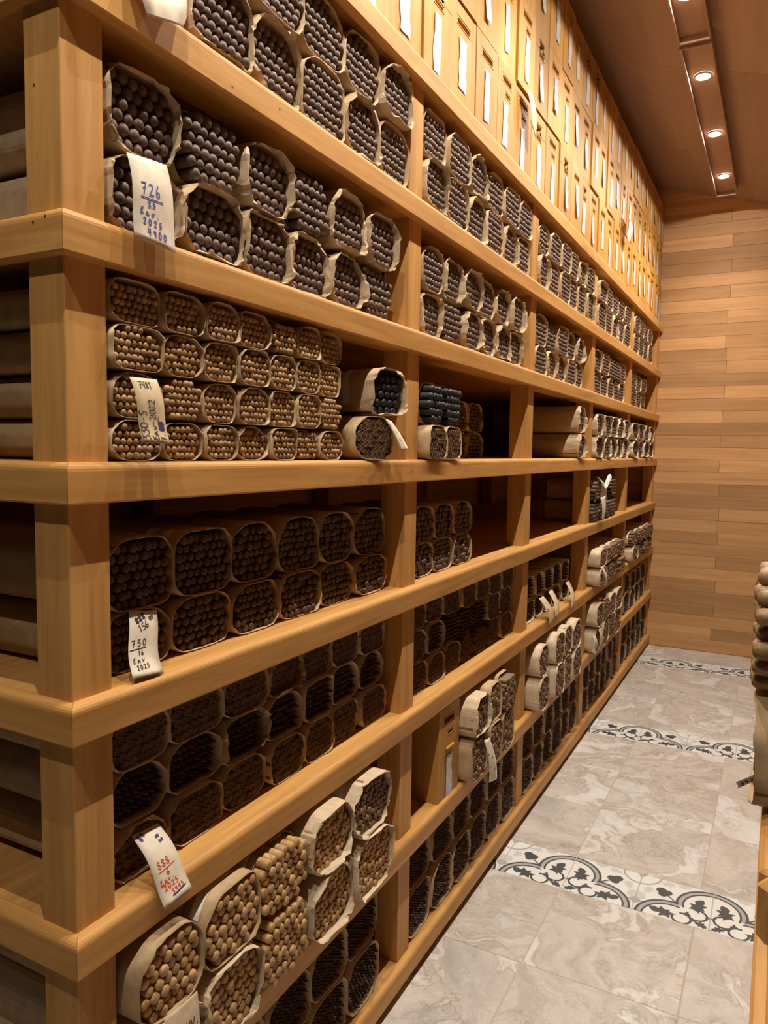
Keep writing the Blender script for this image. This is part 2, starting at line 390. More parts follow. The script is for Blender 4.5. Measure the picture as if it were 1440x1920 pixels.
# light troughs with recessed lamps
TZ, TX0, TX1 = 3.47, .374, .513
segs = [(0, 0, -1.415, .80, 'over the corner post'), (0, 0, .835, 3.05, 'over the middle of the aisle'), (0, 0, 3.085, 5.30, 'next to the plank wall')]
BASE = (TZ, TX0, TX1)
for k, (sx, sz, ya, yb, pos) in enumerate(segs):
    TZ, TX0, TX1 = BASE[0]+sz, BASE[1]+sx, BASE[2]+sx
    t = empty('light_trough', ((TX0+TX1)/2, (ya+yb)/2, TZ), 'long wooden light trough under the sloped ceiling, '+pos, 'light trough', 'light troughs')
    ox, oy = (TX0+TX1)/2, (ya+yb)/2
    def pt(nm, x0, x1, y0, y1, z0, z1, mat='ceil'):
        mb = MB().box(x0-ox, x1-ox, y0-oy, y1-oy, z0-TZ, z1-TZ); link(nm, mb.mesh(nm, M[mat]), t)
    def side(nm, x0, x1):
        v = [(x0-ox, ya-oy, 0), (x1-ox, ya-oy, 0), (x1-ox, yb-oy, 0), (x0-ox, yb-oy, 0),
             (x0-ox, ya-oy, zc(x0)-.001-TZ), (x1-ox, ya-oy, zc(x1)-.001-TZ), (x1-ox, yb-oy, zc(x1)-.001-TZ), (x0-ox, yb-oy, zc(x0)-.001-TZ)]
        link(nm, mesh(nm, v, [(0,3,2,1),(4,5,6,7),(0,1,5,4),(1,2,6,5),(2,3,7,6),(3,0,4,7)], M['ceil']), t)
    side('side_board', TX0, TX0+.008); side('side_board', TX1-.008, TX1)
    pt('top_board', TX0+.008, TX1-.008, ya, yb, TZ+.030, TZ+.045)
    pt('end_board', TX0+.008, TX1-.008, ya, ya+.012, TZ, TZ+.029); pt('end_board', TX0+.008, TX1-.008, yb-.012, yb, TZ, TZ+.029)
    for j in range(3):
        ly = yb - .35 - .752*j
        nth = ('first', 'second', 'third')[j]
        out = ly < 2.6                                   # lamps of the row above the top edge of the picture
        num = k*3+j+1
        nm_ = lambda base: '%s_%d_offscreen' % (base, num) if out else base
        lp = empty(nm_('recessed_lamp'), (ox, ly, TZ+.0295), '%s round lit spotlight in the trough %s' % (nth, pos), 'lamp', 'trough spotlights')
        n = 20
        v = [(.043*math.cos(2*math.pi*i/n), .043*math.sin(2*math.pi*i/n), z) for z in (-.008, 0) for i in range(n)] + [(.034*math.cos(2*math.pi*i/n), .034*math.sin(2*math.pi*i/n), z) for z in (-.008, -.003) for i in range(n)]
        fc = []
        for i in range(n):
            q = (i+1) % n; fc += [(i, q, n+q, n+i), (2*n+i, 3*n+i, 3*n+q, 2*n+q), (i, 2*n+i, 2*n+q, q)]
        link('rim', mesh('rim', v, fc, M['metal']), lp)
        link(nm_('lens'), mesh('lens', [(.034*math.cos(-2*math.pi*i/n), .034*math.sin(-2*math.pi*i/n), -.0035) for i in range(n)], [tuple(range(n))], M['bulb']), lp)
        for part, ang, bl, pw in (('lamp_beam', 134, .95, SPOT_POWER), ('lamp_spill', 180, .02, SPILL_POWER)):
            ld = bpy.data.lights.new(nm_(part), 'SPOT'); ld.energy = pw; ld.color = LAMP_COLOR; ld.shadow_soft_size = .005
            ld.spot_size = math.radians(ang); ld.spot_blend = bl
            lo = bpy.data.objects.new(nm_(part), ld); COL.objects.link(lo); lo.parent = lp; lo.location = (0, 0, -.0215)

# ------------------------------------------------------------------ main shelving
ZB = [.08, .4483, .8164, 1.1753, 1.529, 1.88, 2.23, 2.585]     # rail undersides, floor rail first
RH = .061
ZT = [z+RH for z in ZB]
PR = [.093, 1.19, 2.287, 3.382, 4.499, YW-.003]                # far faces of the posts
DEPTH = 1.05
shelf = empty('cigar_shelving', (0, 2.8, ZF), 'tall light wooden shelving with rails and square posts, filled with cigar bundles', 'shelf')
def spart(nm, mb, mat):
    me = mb.mesh(nm, mat); 
    for v in me.vertices: v.co -= Vector((0, 2.8, ZF))
    return link(nm, me, shelf)
def profile(zb, zt):
    R = .013
    pr = [(.022, zb), (.003, zb), (0, zb+.003)]
    for i in range(6):
        a = math.radians(90*i/5); pr.append((R-R*math.cos(a), zt-R+R*math.sin(a)))
    pr.append((.022, zt)); return pr       # (depth behind the face, z)
def rail(zb, zt):
    pr = profile(zb, zt); n = len(pr)
    ys = [None, .9, 1.8, 2.7, 3.6, 4.5, YW-.005]
    v = []
    for y in ys:
        for d, z in pr: v.append((-d, d if y is None else y, z))
    fc = [(i*n+j, i*n+(j+1) % n, (i+1)*n+(j+1) % n, (i+1)*n+j) for i in range(len(ys)-1) for j in range(n)]
    fc += [tuple(reversed(range(n))), tuple((len(ys)-1)*n+j for j in range(n))]
    fc = [tuple(reversed(q)) for q in fc]
    o = spart('rail', MB().add(v, fc), M['shelf_y'])
    v = []
    for xe in (None, -DEPTH):
        for d, z in pr: v.append((-d-.0008 if xe is None else xe, d, z))
    fc = [(j, (j+1) % n, n+(j+1) % n, n+j) for j in range(n)] + [tuple(reversed(range(n))), tuple(n+j for j in range(n))]
    spart('end_rail', MB().add(v, fc), M['shelf_x'])
for k in range(8):
    rail(ZB[k], ZT[k])
    # shelf board behind the rail, with a thicker front beam between the posts
    spart('shelf_board', MB().box(-DEPTH, -.0955, .023, YW-.004, ZT[k]-.022, ZT[k]-.0005), M['shelf_y'])
    for a, b_ in zip(PR, PR[1:]):
        spart('front_beam', MB().box(-.095, -.0225, a+.0005, b_-.0755, ZB[k]+.004, ZT[k]-.0005), M['shelf_y'])
for pr in PR:
    spart('post', MB().bevelbox(-.0965, -.0215, pr-.075, pr, ZF+.001, ZT[7]-.002 if pr > .1 else ZT[7]-.002, .0015), M['shelf_z'])
    spart('post', MB().bevelbox(-DEPTH+.02, -DEPTH+.095, pr-.075, pr, ZF+.001, ZT[7]-.03, .0015), M['shelf_z'])
spart('back_board', MB().box(-DEPTH-.02, -DEPTH, .0, YW-.004, ZF+.001, ZT[7]), M['shelf_y'])
# plugs hiding the nails
for x, y, z, ax in [(0, 1.11, 1.56, 'x'), (0, 2.25, 1.565, 'x'), (0, .36, 2.245, 'x'), (0, .50, 2.262, 'x'), (0, 1.15, 2.255, 'x'), (-.06, 0, 1.925, 'y'), (-.035, 0, 1.93, 'y'), (-.075, .018, 2.12, 'y')]:
    n = 8; rr = .0022; v = []
    for off in (.0004, -.002):
        for i in range(n):
            a = 2*math.pi*i/n; ca, sa = rr*math.cos(a), rr*math.sin(a)
            v.append((x+off, y+ca, z+sa) if ax == 'x' else (x+ca, y-off, z+sa))
    me = MB().add(v, [tuple(range(n)), tuple(range(2*n-1, n-1, -1))]+[(i, n+i, n+(i+1) % n, (i+1) % n) for i in range(n)]); me.fix = True
    spart('nail_hole', me, M['plug'])

# ------------------------------------------------------------------ cigars
def cigar_mesh(kind, d, mat, seg, L=.12, nm='cigar'):
    R = d/2
    if kind == 'round': prof = [(-L, R), (-R*.75, R), (-R*.32, R*.86), (-R*.07, R*.5)]; tip = 0
    elif kind == 'flat': prof = [(-L, R), (-R*.35, R), (-R*.08, R*.82), (0, R*.5)]; tip = .0004
    elif kind == 'point': prof = [(-L, R), (-d*2.2, R), (-d*1.1, R*.78), (-d*.35, R*.42), (-d*.05, R*.18)]; tip = 0
    elif kind == 'foot': prof = [(-L, R), (-.0005, R), (0, R*.86), (-.0022, R*.78), (-.0008, R*.55), (-.0024, R*.40), (-.0009, R*.2)]; tip = -.0018
    v = []; fc = []
    for x, rr in prof:
        for i in range(seg):
            a = 2*math.pi*i/seg; v.append((x, rr*math.cos(a), rr*math.sin(a)))
    n = len(prof)
    for k in range(n-1):
        for i in range(seg):
            q = (i+1) % seg; fc.append((k*seg+i, (k+1)*seg+i, (k+1)*seg+q, k*seg+q))
    v.append((tip, 0, 0)); t = len(v)-1
    for i in range(seg): fc.append(((n-1)*seg+i, t, (n-1)*seg+(i+1) % seg))
    fc = [tuple(reversed(q)) for q in fc]
    return v, fc
PROTO = {}
def proto(kind, d, mk, seg):
    key = (kind, round(d, 4), mk, seg)
    if key not in PROTO:
        v, fc = cigar_mesh(kind, d, None, seg); PROTO[key] = (mesh('cigar', v, fc, M[mk], True), v, fc)
    return PROTO[key]
def outline(wd, ht, rg, hexy=.5):
    cx = wd*(.15+.10*hexy)*rg.uniform(.8, 1.2); cz = ht*(.20+.12*hexy)*rg.uniform(.8, 1.15)
    W2, H2 = wd/2, ht/2; j = lambda s: rg.uniform(-s, s)
    bot = .75
    P = [(-W2, -H2+cz*bot), (-W2+cx*bot, -H2), (W2-cx*bot, -H2), (W2, -H2+cz*bot+j(.05*ht)), (W2, H2-cz+j(.05*ht)), (W2-cx+j(.06*wd), H2), (-W2+cx+j(.06*wd), H2), (-W2, H2-cz)]
    for _ in range(2):
        Q = []
        for i in range(len(P)):
            a, b_ = P[i], P[(i+1) % len(P)]
            Q += [(a[0]*.84+b_[0]*.16, a[1]*.84+b_[1]*.16), (a[0]*.16+b_[0]*.84, a[1]*.16+b_[1]*.84)]
        P = Q
    return P
def inside(P, x, y, m):
    for i in range(len(P)):
        (x0, y0), (x1, y1) = P[i], P[(i+1) % len(P)]
        dx, dy = x1-x0, y1-y0; L = math.hypot(dx, dy) or 1e-9
        if (dx*(y-y0)-dy*(x-x0))/L < m: return False
    return True
ORD = ['zeroth', 'first', 'second', 'third', 'fourth', 'fifth', 'sixth', 'seventh', 'eighth', 'ninth', 'tenth', 'eleventh', 'twelfth', 'thirteenth', 'fourteenth', 'fifteenth', 'sixteenth', 'seventeenth', 'eighteenth', 'nineteenth', 'twentieth'] 
ORD += ['twenty-'+w_ for w_ in ORD[1:10]] + ['thirtieth', 'thirty-first']
KW = {('round', 'c_dark'): 'dark round-headed', ('round', 'c_choc'): 'chocolate-brown round-headed', ('round', 'c_brown'): 'slim brown', ('flat', 'c_light'): 'pale tan thick',
      ('foot', 'c_foot'): 'open-footed brown', ('foot', 'c_footd'): 'open-footed dark', ('point', 'c_choc'): 'dark pointed', ('round', 'c_black'): 'black round-headed', ('flat', 'c_mid'): 'mid-brown', ('point', 'c_mid'): 'mid-brown pointed', ('round', 'c_mid'): 'mid-brown round-headed', ('flat', 'c_choc'): 'chocolate-brown flat-headed', ('flat', 'c_dark'): 'dark flat-headed'}
BID = [0]
def bundle(y0, y1, z0, z1, x0, kind, d, mk, wrap, label, group, individual=False, L=.27, tapes=(), seed=None, face=1, mat='kraft', recess=None, yaw=0):
    BID[0] += 1
    rg = random.Random(BID[0]*13+5 if seed is None else seed)
    wd, ht = (y1-y0)-.003, (z1-z0)-.002
    P = outline(wd, ht, rg, rg.uniform(.2, .9)); cy, cz = (y0+y1)/2, (z0+z1)/2
    root = empty('cigar_bundle', (x0, cy, z0), label, 'cigar bundle', group)
    root.rotation_euler = (0, 0, math.pi if face < 0 else yaw)
    zo = ht/2+.0006
    # wrapper
    n = len(P)
    def ringpts(x, ins, jx=0, jr=0, ph=0):
        out = []
        for i, (py, pz) in enumerate(P):
            l = math.hypot(py, pz); t = 2*math.pi*i/n
            nz_ = math.sin(t*3+ph)*.5+math.sin(t*5+ph*2.3)*.35+math.sin(t*9+ph*1.7)*.3
            k = 1-max(-.0004, ins+jr*(nz_*.6+rg.uniform(-.4, .4)+.25))/l
            out.append((x+jx*(math.sin(t*2+ph*1.3)*.6+rg.uniform(-.5, .5)), py*k, max(pz*k, -ht/2)+zo))
        return out
    ph = rg.uniform(0, 6.28)
    if wrap == 'clean':
        rings = [ringpts(-L, 0), ringpts(-.03, 0), ringpts(.001, 0, .004, .001, ph)]
        rings += [[(x-.0003, y*(1-.0016/max(.02, abs(y)+.02)), z-(z-zo)*.025) for x, y, z in rings[2]], ringpts(-.03, .002)]
        rec = .001 if recess is None else recess
    elif wrap == 'crumple':
        rings = [ringpts(-L, 0), ringpts(-.05, .0005, 0, .001, ph), ringpts(-.012, .0005, .003, .003, ph), ringpts(.006, .0005, .011, .006, ph)]
        rings += [ringpts(.005, .003, .008, .008, ph+.5), ringpts(-.010, .003, .002, .002, ph)]
        rec = .004 if recess is None else recess
    else:
        rings = [ringpts(-L, 0), ringpts(-.06, 0), ringpts(-.03, 0, .006, .001, ph), ringpts(-.032, .0025, .006, .001, ph), ringpts(-.05, .003)]
        rec = .0 if recess is None else recess
    v = [p for rr in rings for p in rr]; fc = []
    for k in range(len(rings)-1):
        for i in range(n):
            q = (i+1) % n; fc.append((k*n+i, k*n+q, (k+1)*n+q, (k+1)*n+i))
    fc.append(tuple(reversed(range(n))))
    fc = [tuple(reversed(q)) for q in fc]
    if wrap == 'crumple' and mat == 'kraft': mat = 'kraft_light' if 'pale tan' in label or ('mid-brown' in label and 'second shelf' in label) else 'kraft_mid'
    wr = link('paper_wrapper', mesh('paper_wrapper', v, fc, M[mat], wrap == 'clean'), root)
    for (xa, xb, i0, i1) in tapes:
        tv = []; tf = []
        m_ = i1-i0
        for xx in (xa, xb):
            for i in range(i0, i1+1):
                py, pz = P[i % n]; tv.append((xx+.01*(i-i0)/m_, py*1.008, pz*1.008+zo))
        for i in range(m_): tf.append((i, i+1, m_+1+i+1, m_+1+i))
        link('tape', mesh('tape', tv, tf, M['tape']), wr)
    # cigars, packed in staggered rows
    spots = []
    pz = -ht/2+d*.55; row = 0; step = d*.90
    nrow = int((ht-d*1.1)/step)+1; pz = -(nrow-1)*step/2
    if pz - d*.5 > -ht/2+.003: pz = -ht/2+.002+d*.5
    while pz < ht/2:
        k = -int(wd/d)-1
        off = (d*.5 if row % 2 else 0)+rg.uniform(-.05, .05)*d
        while k*d < wd:
            py = k*d*1.01+off
            if inside(P, py, pz, d*.43): spots.append((py+rg.uniform(-.03, .03)*d, pz+rg.uniform(-.03, .03)*d))
            k += 1
        pz += step; row += 1
    seg = 12 if individual else 8
    me, pv, pf = proto(kind, d, mk, seg)
    jx = {'round': .0022, 'flat': .004, 'point': .004, 'foot': .002}[kind]
    if individual:
        for py, pz in spots:
            o = link('cigar', me, root, (-rec+rg.uniform(-jx, jx), py, pz+zo))
            s = rg.uniform(.92, 1.0); o.scale = (1, s, s); o.rotation_euler = (rg.uniform(0, 6.28), rg.uniform(-.010, .010), rg.uniform(-.010, .010))
    else:
        mb = MB()
        for py, pz in spots:
            s = rg.uniform(.92, 1.0); ox = -rec+rg.uniform(-jx, jx)
            mb.add([(x+ox, y*s+py, z*s+pz+zo) for x, y, z in pv], pf)
        if mb.v: link('cigars', mb.mesh('cigars', M[mk], True), root, kind='stuff')
    return root

LV = {'T1': (6, 'seventh'), '1A': (5, 'sixth'), 'AB': (4, 'fifth'), 'BC': (3, 'fourth'), 'CD': (2, 'third'), 'DE': (1, 'second'), 'EF': (0, 'bottom')}
def lab(kind, mk, wrap, row, nrows, k, lev, bay, side='corner'):
    rw = {1: ('only',), 2: ('lower', 'upper'), 3: ('bottom', 'middle', 'top'), 4: ('bottom', 'second', 'third', 'top')}[nrows][row]
    return '%s cigar bundle, %s row, %s along, %s shelf up, %s bay from corner' % (KW[(kind, mk)], rw, ORD[k], LV[lev][1] if lev != 'EF' else 'lowest', ORD[bay]) if lev != 'EF' else \
           '%s cigar bundle, %s row, %s along, bottom shelf, %s bay from corner' % (KW[(kind, mk)], rw, ORD[k], ORD[bay])
def grid(bay, lev, cols, rows_, x0, kind, d, mk, wrap, ind=False, skip=(), over=None, k0=1, mat='kraft', tapes=None):
    """cols: list of (y0,y1); rows_: list of z boundaries."""
    g = '%s cigar bundles, %s shelf, %s bay' % (KW[(kind, mk)], LV[lev][1], ORD[bay])
    nr = len(rows_)-1
    for rr in range(nr):
        for k, (a, b_) in enumerate(cols):
            if (rr, k) in skip: continue
            rg = random.Random(hash((bay, ord(lev[0]), ord(lev[1]), rr, k)) & 0xffff)
            kd, dd, mm, ww, xx = kind, d, mk, wrap, x0+rg.uniform(-.006, .006)
            if isinstance(wrap, dict): ww = wrap.get((rr, k), wrap.get('*'))
            if over and (rr, k) in over:
                o_ = over[(rr, k)]; kd, mm, dd = o_[0], o_[1], o_[2]
                if len(o_) > 3: ww = o_[3]
            dz = rg.uniform(-.001, .001) if rr else 0
            bundle(a, b_, rows_[rr]+.0006, rows_[rr+1], xx, kd, dd, mm, ww, lab(kd, mm, ww, rr, nr, k+k0, lev, bay), g, ind, L=.55 if bay == 1 and k == 0 else .27, mat=mat, tapes=(tapes or {}).get((rr, k), ()))
def split(a, b_, n, rg=random.Random(3)):
    s = (b_-a)/n; e = [a+s*i+(rg.uniform(-.04, .04)*s if 0 < i < n else 0) for i in range(n+1)]
    return list(zip(e, e[1:]))
def C(*e): return list(zip(e, e[1:]))

# --- first bay (corner post to second post)
grid(1, 'T1', C(.100, .272, .444, .612, .783, .949, 1.112), [ZT[6], 2.437, 2.572], -.022, 'round', .0205, 'c_dark', {'*': 'clean', (0, 1): 'crumple', (0, 2): 'crumple', (1, 5): 'crumple', (0, 4): 'crumple'}, True)
grid(1, '1A', C(.098, .256, .418, .572, .722, .880, 1.042), [ZT[5], 2.066, 2.198], -.024, 'round', .0212, 'c_dark', {'*': 'crumple', (1, 1): 'low', (1, 3): 'low', (0, 5): 'low'}, True,
     tapes={(0, 0): ((-.118, -.132, 26, 31), (-.148, -.162, 26, 31))})
grid(1, 'AB', C(.097, .206, .306, .398, .496, .587, .676, .772), [ZT[4], 1.657, 1.731, 1.803, 1.873], -.018, 'round', .0124, 'c_brown', {'*': 'clean', (1, 1): 'low', (3, 4): 'low', (1, 6): 'low', (0, 5): 'low'}, True,
     tapes={(1, 0): ((-.100, -.124, 22, 30),)})
bundle(.828, .962, ZT[4]+.0006, 1.698, .002, 'foot', .0150, 'c_foot', 'clean', 'open-footed brown cigar bundle beside a post with a slanting tag, fifth shelf up', 'pair by the second post', True, L=.30, recess=-.0, tapes=((-.07, -.095, 0, 5),), yaw=-.3)
bundle(.882, 1.008, 1.6995, 1.820, .014, 'round', .0215, 'c_black', 'crumple', 'black cigar bundle in a crumpled paper roll, lying on an open-footed bundle', 'pair by the second post', True, L=.30, tapes=((-.09, -.115, 22, 30),), yaw=-.3)
grid(1, 'BC', C(.118, .272, .434, .590, .755, .915, 1.085), [ZT[3], 1.340, 1.464], -.062, 'flat', .0172, 'c_choc', 'clean', True, tapes={(1, 1): ((-.03, -.05, 22, 28), (-.07, -.09, 22, 28)), (1, 0): ((-.05, -.07, 14, 20),)})
alt = {}
for k in range(7):
    alt[(1, k)] = ('point', 'c_choc', .0150) if k in (1, 2, 3, 4, 5, 6) else ('point', 'c_choc', .015)
alt[(0, 5)] = ('foot', 'c_footd', .0165)
grid(1, 'CD', C(.118, .253, .402, .550, .685, .815, .950, 1.085), [ZT[2], .975, 1.072, 1.166], -.062, 'foot', .0165, 'c_footd', {'*': 'clean', (0, 0): 'crumple', (1, 2): 'crumple', (2, 3): 'crumple'}, True, over=alt, mat='kraft_mid')
grid(1, 'DE', C(.097, .250, .415, .592, .772, .962), [ZT[1], .664, .806], .026, 'flat', .0198, 'c_light', {'*': 'clean', (0, 0): 'crumple', (0, 1): 'crumple', (1, 2): 'low', (0, 2): 'low', (1, 3): 'crumple', (0, 3): 'crumple', (1, 4): 'crumple', (0, 4): 'crumple'}, True,
     over={(1, 3): ('flat', 'c_light', .0175, 'crumple'), (0, 3): ('flat', 'c_light', .0165, 'crumple'), (1, 4): ('flat', 'c_mid', .0165, 'crumple'), (0, 4): ('flat', 'c_light', .0165, 'crumple')},
     tapes={(1, 1): ((-.03, -.05, 20, 26), (-.07, -.09, 20, 26)), (1, 2): ((-.05, -.075, 20, 27),), (1, 4): ((-.05, -.09, 20, 27),)})
grid(1, 'EF', C(.335, .505, .672, .842, 1.016), [ZT[0], .293, .432], -.030, 'point', .0142, 'c_choc', 'clean', True)
# --- second bay
b2 = (1.20, 2.205)
grid(2, 'T1', split(*b2, 6), [ZT[6], 2.43, 2.560], -.022, 'round', .0205, 'c_dark', {'*': 'clean', (0, 0): 'crumple', (0, 2): 'crumple', (1, 2): 'crumple', (0, 4): 'crumple'}, True)
grid(2, '1A', split(1.20, 2.13, 6), [ZT[5], 2.066, 2.195], -.024, 'round', .0200, 'c_dark', {'*': 'crumple', (1, 0): 'clean', (0, 1): 'low', (1, 3): 'clean'}, True)
grid(2, 'AB', C(1.196, 1.325, 1.455), [ZT[4], 1.690, 1.812], .008, 'foot', .0155, 'c_foot', {'*': 'clean', (1, 0): 'low', (1, 1): 'low'}, True, over={(1, 0): ('round', 'c_black', .0235), (1, 1): ('round', 'c_black', .0235)})
grid(2, 'AB', C(1.60, 1.76, 1.92, 2.08), [ZT[4], 1.690, 1.800], -.16, 'flat', .0155, 'c_choc', 'clean', k0=3)
grid(2, 'BC', C(1.24, 1.385, 1.54, 1.70), [ZT[3], 1.340, 1.450], -.055, 'flat', .0175, 'c_choc', 'clean', True)
grid(2, 'CD', split(1.22, 2.20, 7), [ZT[2], .975, 1.075, 1.160], -.06, 'foot', .0150, 'c_footd', 'clean', over={(1, 1): ('point', 'c_choc', .015), (1, 2): ('point', 'c_choc', .015, 'low'), (1, 3): ('point', 'c_choc', .015, 'low'), (1, 4): ('point', 'c_choc', .015, 'low'), (0, 3): ('foot', 'c_foot', .0145, 'low'), (0, 4): ('foot', 'c_foot', .0145, 'low'), (0, 5): ('foot', 'c_foot', .0145, 'low')})
grid(2, 'DE', C(1.535, 1.69, 1.83, 1.978), [ZT[1], .662, .800], .038, 'flat', .0165, 'c_mid', {'*': 'clean', (1, 0): 'crumple', (1, 2): 'low'}, True)
grid(2, 'EF', split(1.20, 2.20, 6), [ZT[0], .293, .435], -.030, 'point', .0142, 'c_choc', 'clean')
# --- third bay
grid(3, 'T1', split(2.30, 3.30, 6), [ZT[6], 2.43, 2.550], -.02, 'round', .0205, 'c_dark', {'*': 'clean', (0, 0): 'crumple', (1, 4): 'crumple', (0, 5): 'crumple'})
grid(3, '1A', split(2.30, 3.16, 5), [ZT[5], 2.060, 2.190], -.026, 'round', .0200, 'c_dark', {'*': 'clean', (0, 1): 'crumple', (0, 2): 'crumple', (1, 4): 'crumple', (1, 1): 'low'})
grid(3, 'AB', C(2.97, 3.13), [ZT[4], 1.715, 1.850], .0, 'flat', .0180, 'c_dark', 'crumple')
grid(3, 'CD', C(2.34, 2.50, 2.64, 2.79, 2.95, 3.10), [ZT[2], .975, 1.080], -.05, 'point', .0155, 'c_choc', 'clean', mat='kraft_light')
grid(3, 'DE', C(2.33, 2.48), [ZT[1], .655, .790], .030, 'flat', .0160, 'c_mid', 'clean', mat='kraft_light')
grid(3, 'DE', C(2.54, 2.70, 2.86, 3.03), [ZT[1], .660, .800], .042, 'flat', .0160, 'c_mid', 'clean', k0=2, mat='kraft_light')
grid(3, 'EF', split(2.30, 3.30, 6), [ZT[0], .293, .435], -.030, 'point', .0150, 'c_choc', 'clean')
# --- fourth bay
grid(4, 'T1', split(3.40, 4.38, 5), [ZT[6], 2.43, 2.545], -.02, 'round', .0205, 'c_dark', {'*': 'clean', (0, 2): 'crumple', (1, 0): 'crumple'})
grid(4, '1A', split(3.40, 4.30, 5), [ZT[5], 2.060, 2.180], -.026, 'round', .0200, 'c_dark', {'*': 'clean', (1, 0): 'crumple', (1, 2): 'low', (1, 3): 'low', (0, 3): 'low'})
grid(4, 'AB', split(3.40, 4.41, 5), [ZT[4], 1.712, 1.835], -.01, 'flat', .0200, 'c_dark', 'crumple', mat='kraft_light')
grid(4, 'BC', split(3.40, 4.05, 4), [ZT[3], 1.358, 1.470], .0, 'round', .0220, 'c_dark', 'low', skip=((1, 1), (1, 2)), over={(1, 3): ('round', 'c_choc', .022)})
grid(4, 'CD', C(3.43, 3.62, 3.80, 3.99, 4.20), [ZT[2], .985, 1.085], .034, 'flat', .0200, 'c_mid', {'*': 'low', (0, 0): 'clean', (1, 0): 'clean'}, mat='kraft_light')
grid(4, 'DE', C(3.40, 3.58, 3.76, 3.95, 4.15), [ZT[1], .655, .785], .034, 'flat', .0170, 'c_mid', {'*': 'clean', (0, 2): 'low', (1, 1): 'low'}, mat='kraft_light')
grid(4, 'EF', split(3.40, 4.40, 6), [ZT[0], .293, .430], -.030, 'point', .0150, 'c_choc', 'clean')
# --- fifth bay
grid(5, 'T1', split(4.52, 5.30, 4), [ZT[6], 2.43, 2.540], -.02, 'round', .0205, 'c_dark', 'clean')
grid(5, '1A', split(4.52, 5.15, 3), [ZT[5], 2.060, 2.165], -.03, 'round', .0200, 'c_dark', 'clean')
grid(5, 'AB', split(4.53, 5.50, 4), [ZT[4], 1.712, 1.830], -.01, 'flat', .0200, 'c_dark', 'crumple', mat='kraft_light')
grid(5, 'CD', split(4.53, 5.45, 4), [ZT[2], .985, 1.085], .026, 'flat', .0200, 'c_mid', {'*': 'low', (0, 0): 'clean'}, mat='kraft_light')
grid(5, 'DE', split(4.53, 5.40, 4), [ZT[1], .655, .780], -.02, 'point', .0170, 'c_choc', 'clean')
grid(5, 'EF', split(4.53, 5.58, 5), [ZT[0], .293, .425], -.030, 'point', .0150, 'c_choc', 'clean')

# ------------------------------------------------------------------ cedar boxes on top
def stadium(cx, cz, L, H, ang, n=6):
    p = []
    for s in (1, -1):
        for i in range(n+1):
            a = -math.pi/2+math.pi*i/n
            p.append((s*(L/2-H/2)+s*H/2*math.cos(a), s*H/2*math.sin(a)))
    ca, sa = math.cos(ang), math.sin(ang)
    return [(cx+x*ca-z*sa, cz+x*sa+z*ca) for x, z in p]
def halfmoon(cx, cz, rr, n=10): return [(cx+rr*math.cos(math.pi+math.pi*i/n), cz+rr*.75*math.sin(math.pi+math.pi*i/n)) for i in range(n+1)]
def rect_on(pts, cx, cz, W2, H2):
    out = []
    for x, z in pts:
        dx, dz = x-cx, z-cz; k = min(W2/abs(dx) if abs(dx) > 1e-9 else 1e9, H2/abs(dz) if abs(dz) > 1e-9 else 1e9); out.append((cx+dx*k, cz+dz*k))
    return out
def front_with_hole(mb, hole, W2, z0, z1, depth=.055):
    """front panel at x=0 between y=-W2..W2 and z0..z1 with a sunk hole."""
    cy = sum(p[0] for p in hole)/len(hole); cz_ = sum(p[1] for p in hole)/len(hole)
    n = len(hole)
    bh = max(abs(p[1]-cz_) for p in hole)+.006; bw = max(abs(p[0]-cy) for p in hole)+.006
    o = rect_on(hole, cy, cz_, bw, bh)
    v = [(0, y, z) for y, z in o]+[(0, y, z) for y, z in hole]+[(-depth, y, z) for y, z in hole]
    fc = []
    for i in range(n):
        q = (i+1) % n; fc += [(i, q, n+q, n+i), (n+i, n+q, 2*n+q, 2*n+i)]
    mb.add(v, fc)
    # fill between the ring's box and the panel edges, and the ring's own corners
    ya, yb, za, zb = cy-bw, cy+bw, cz_-bh, cz_+bh
    for a, b_, c, d in ((-W2, W2, z0, za), (-W2, W2, zb, z1), (-W2, ya, za, zb), (yb, W2, za, zb)):
        mb.add([(0,a,c),(0,b_,c),(0,b_,d),(0,a,d)], [(0,1,2,3)])
    for sy, sz, c in ((ya, za, 0), (yb, za, 1), (yb, zb, 2), (ya, zb, 3)):
        best = sorted(range(n), key=lambda i: (o[i][0]-sy)**2+(o[i][1]-sz)**2)[:2]
        # neighbours on the two sides of the corner
        on1 = [i for i in range(n) if abs(o[i][0]-sy) < 1e-6]; on2 = [i for i in range(n) if abs(o[i][1]-sz) < 1e-6]
        if on1 and on2:
            i1 = min(on1, key=lambda i: abs(o[i][1]-sz)); i2 = min(on2, key=lambda i: abs(o[i][0]-sy))
            mb.add([(0, sy, sz), (0,)+o[i1], (0,)+o[i2], (0,)+hole[i1], (0,)+hole[i2]], [(0, 1, 2), (1, 3, 4, 2)])
    return [(-depth, y, z) for y, z in hole]
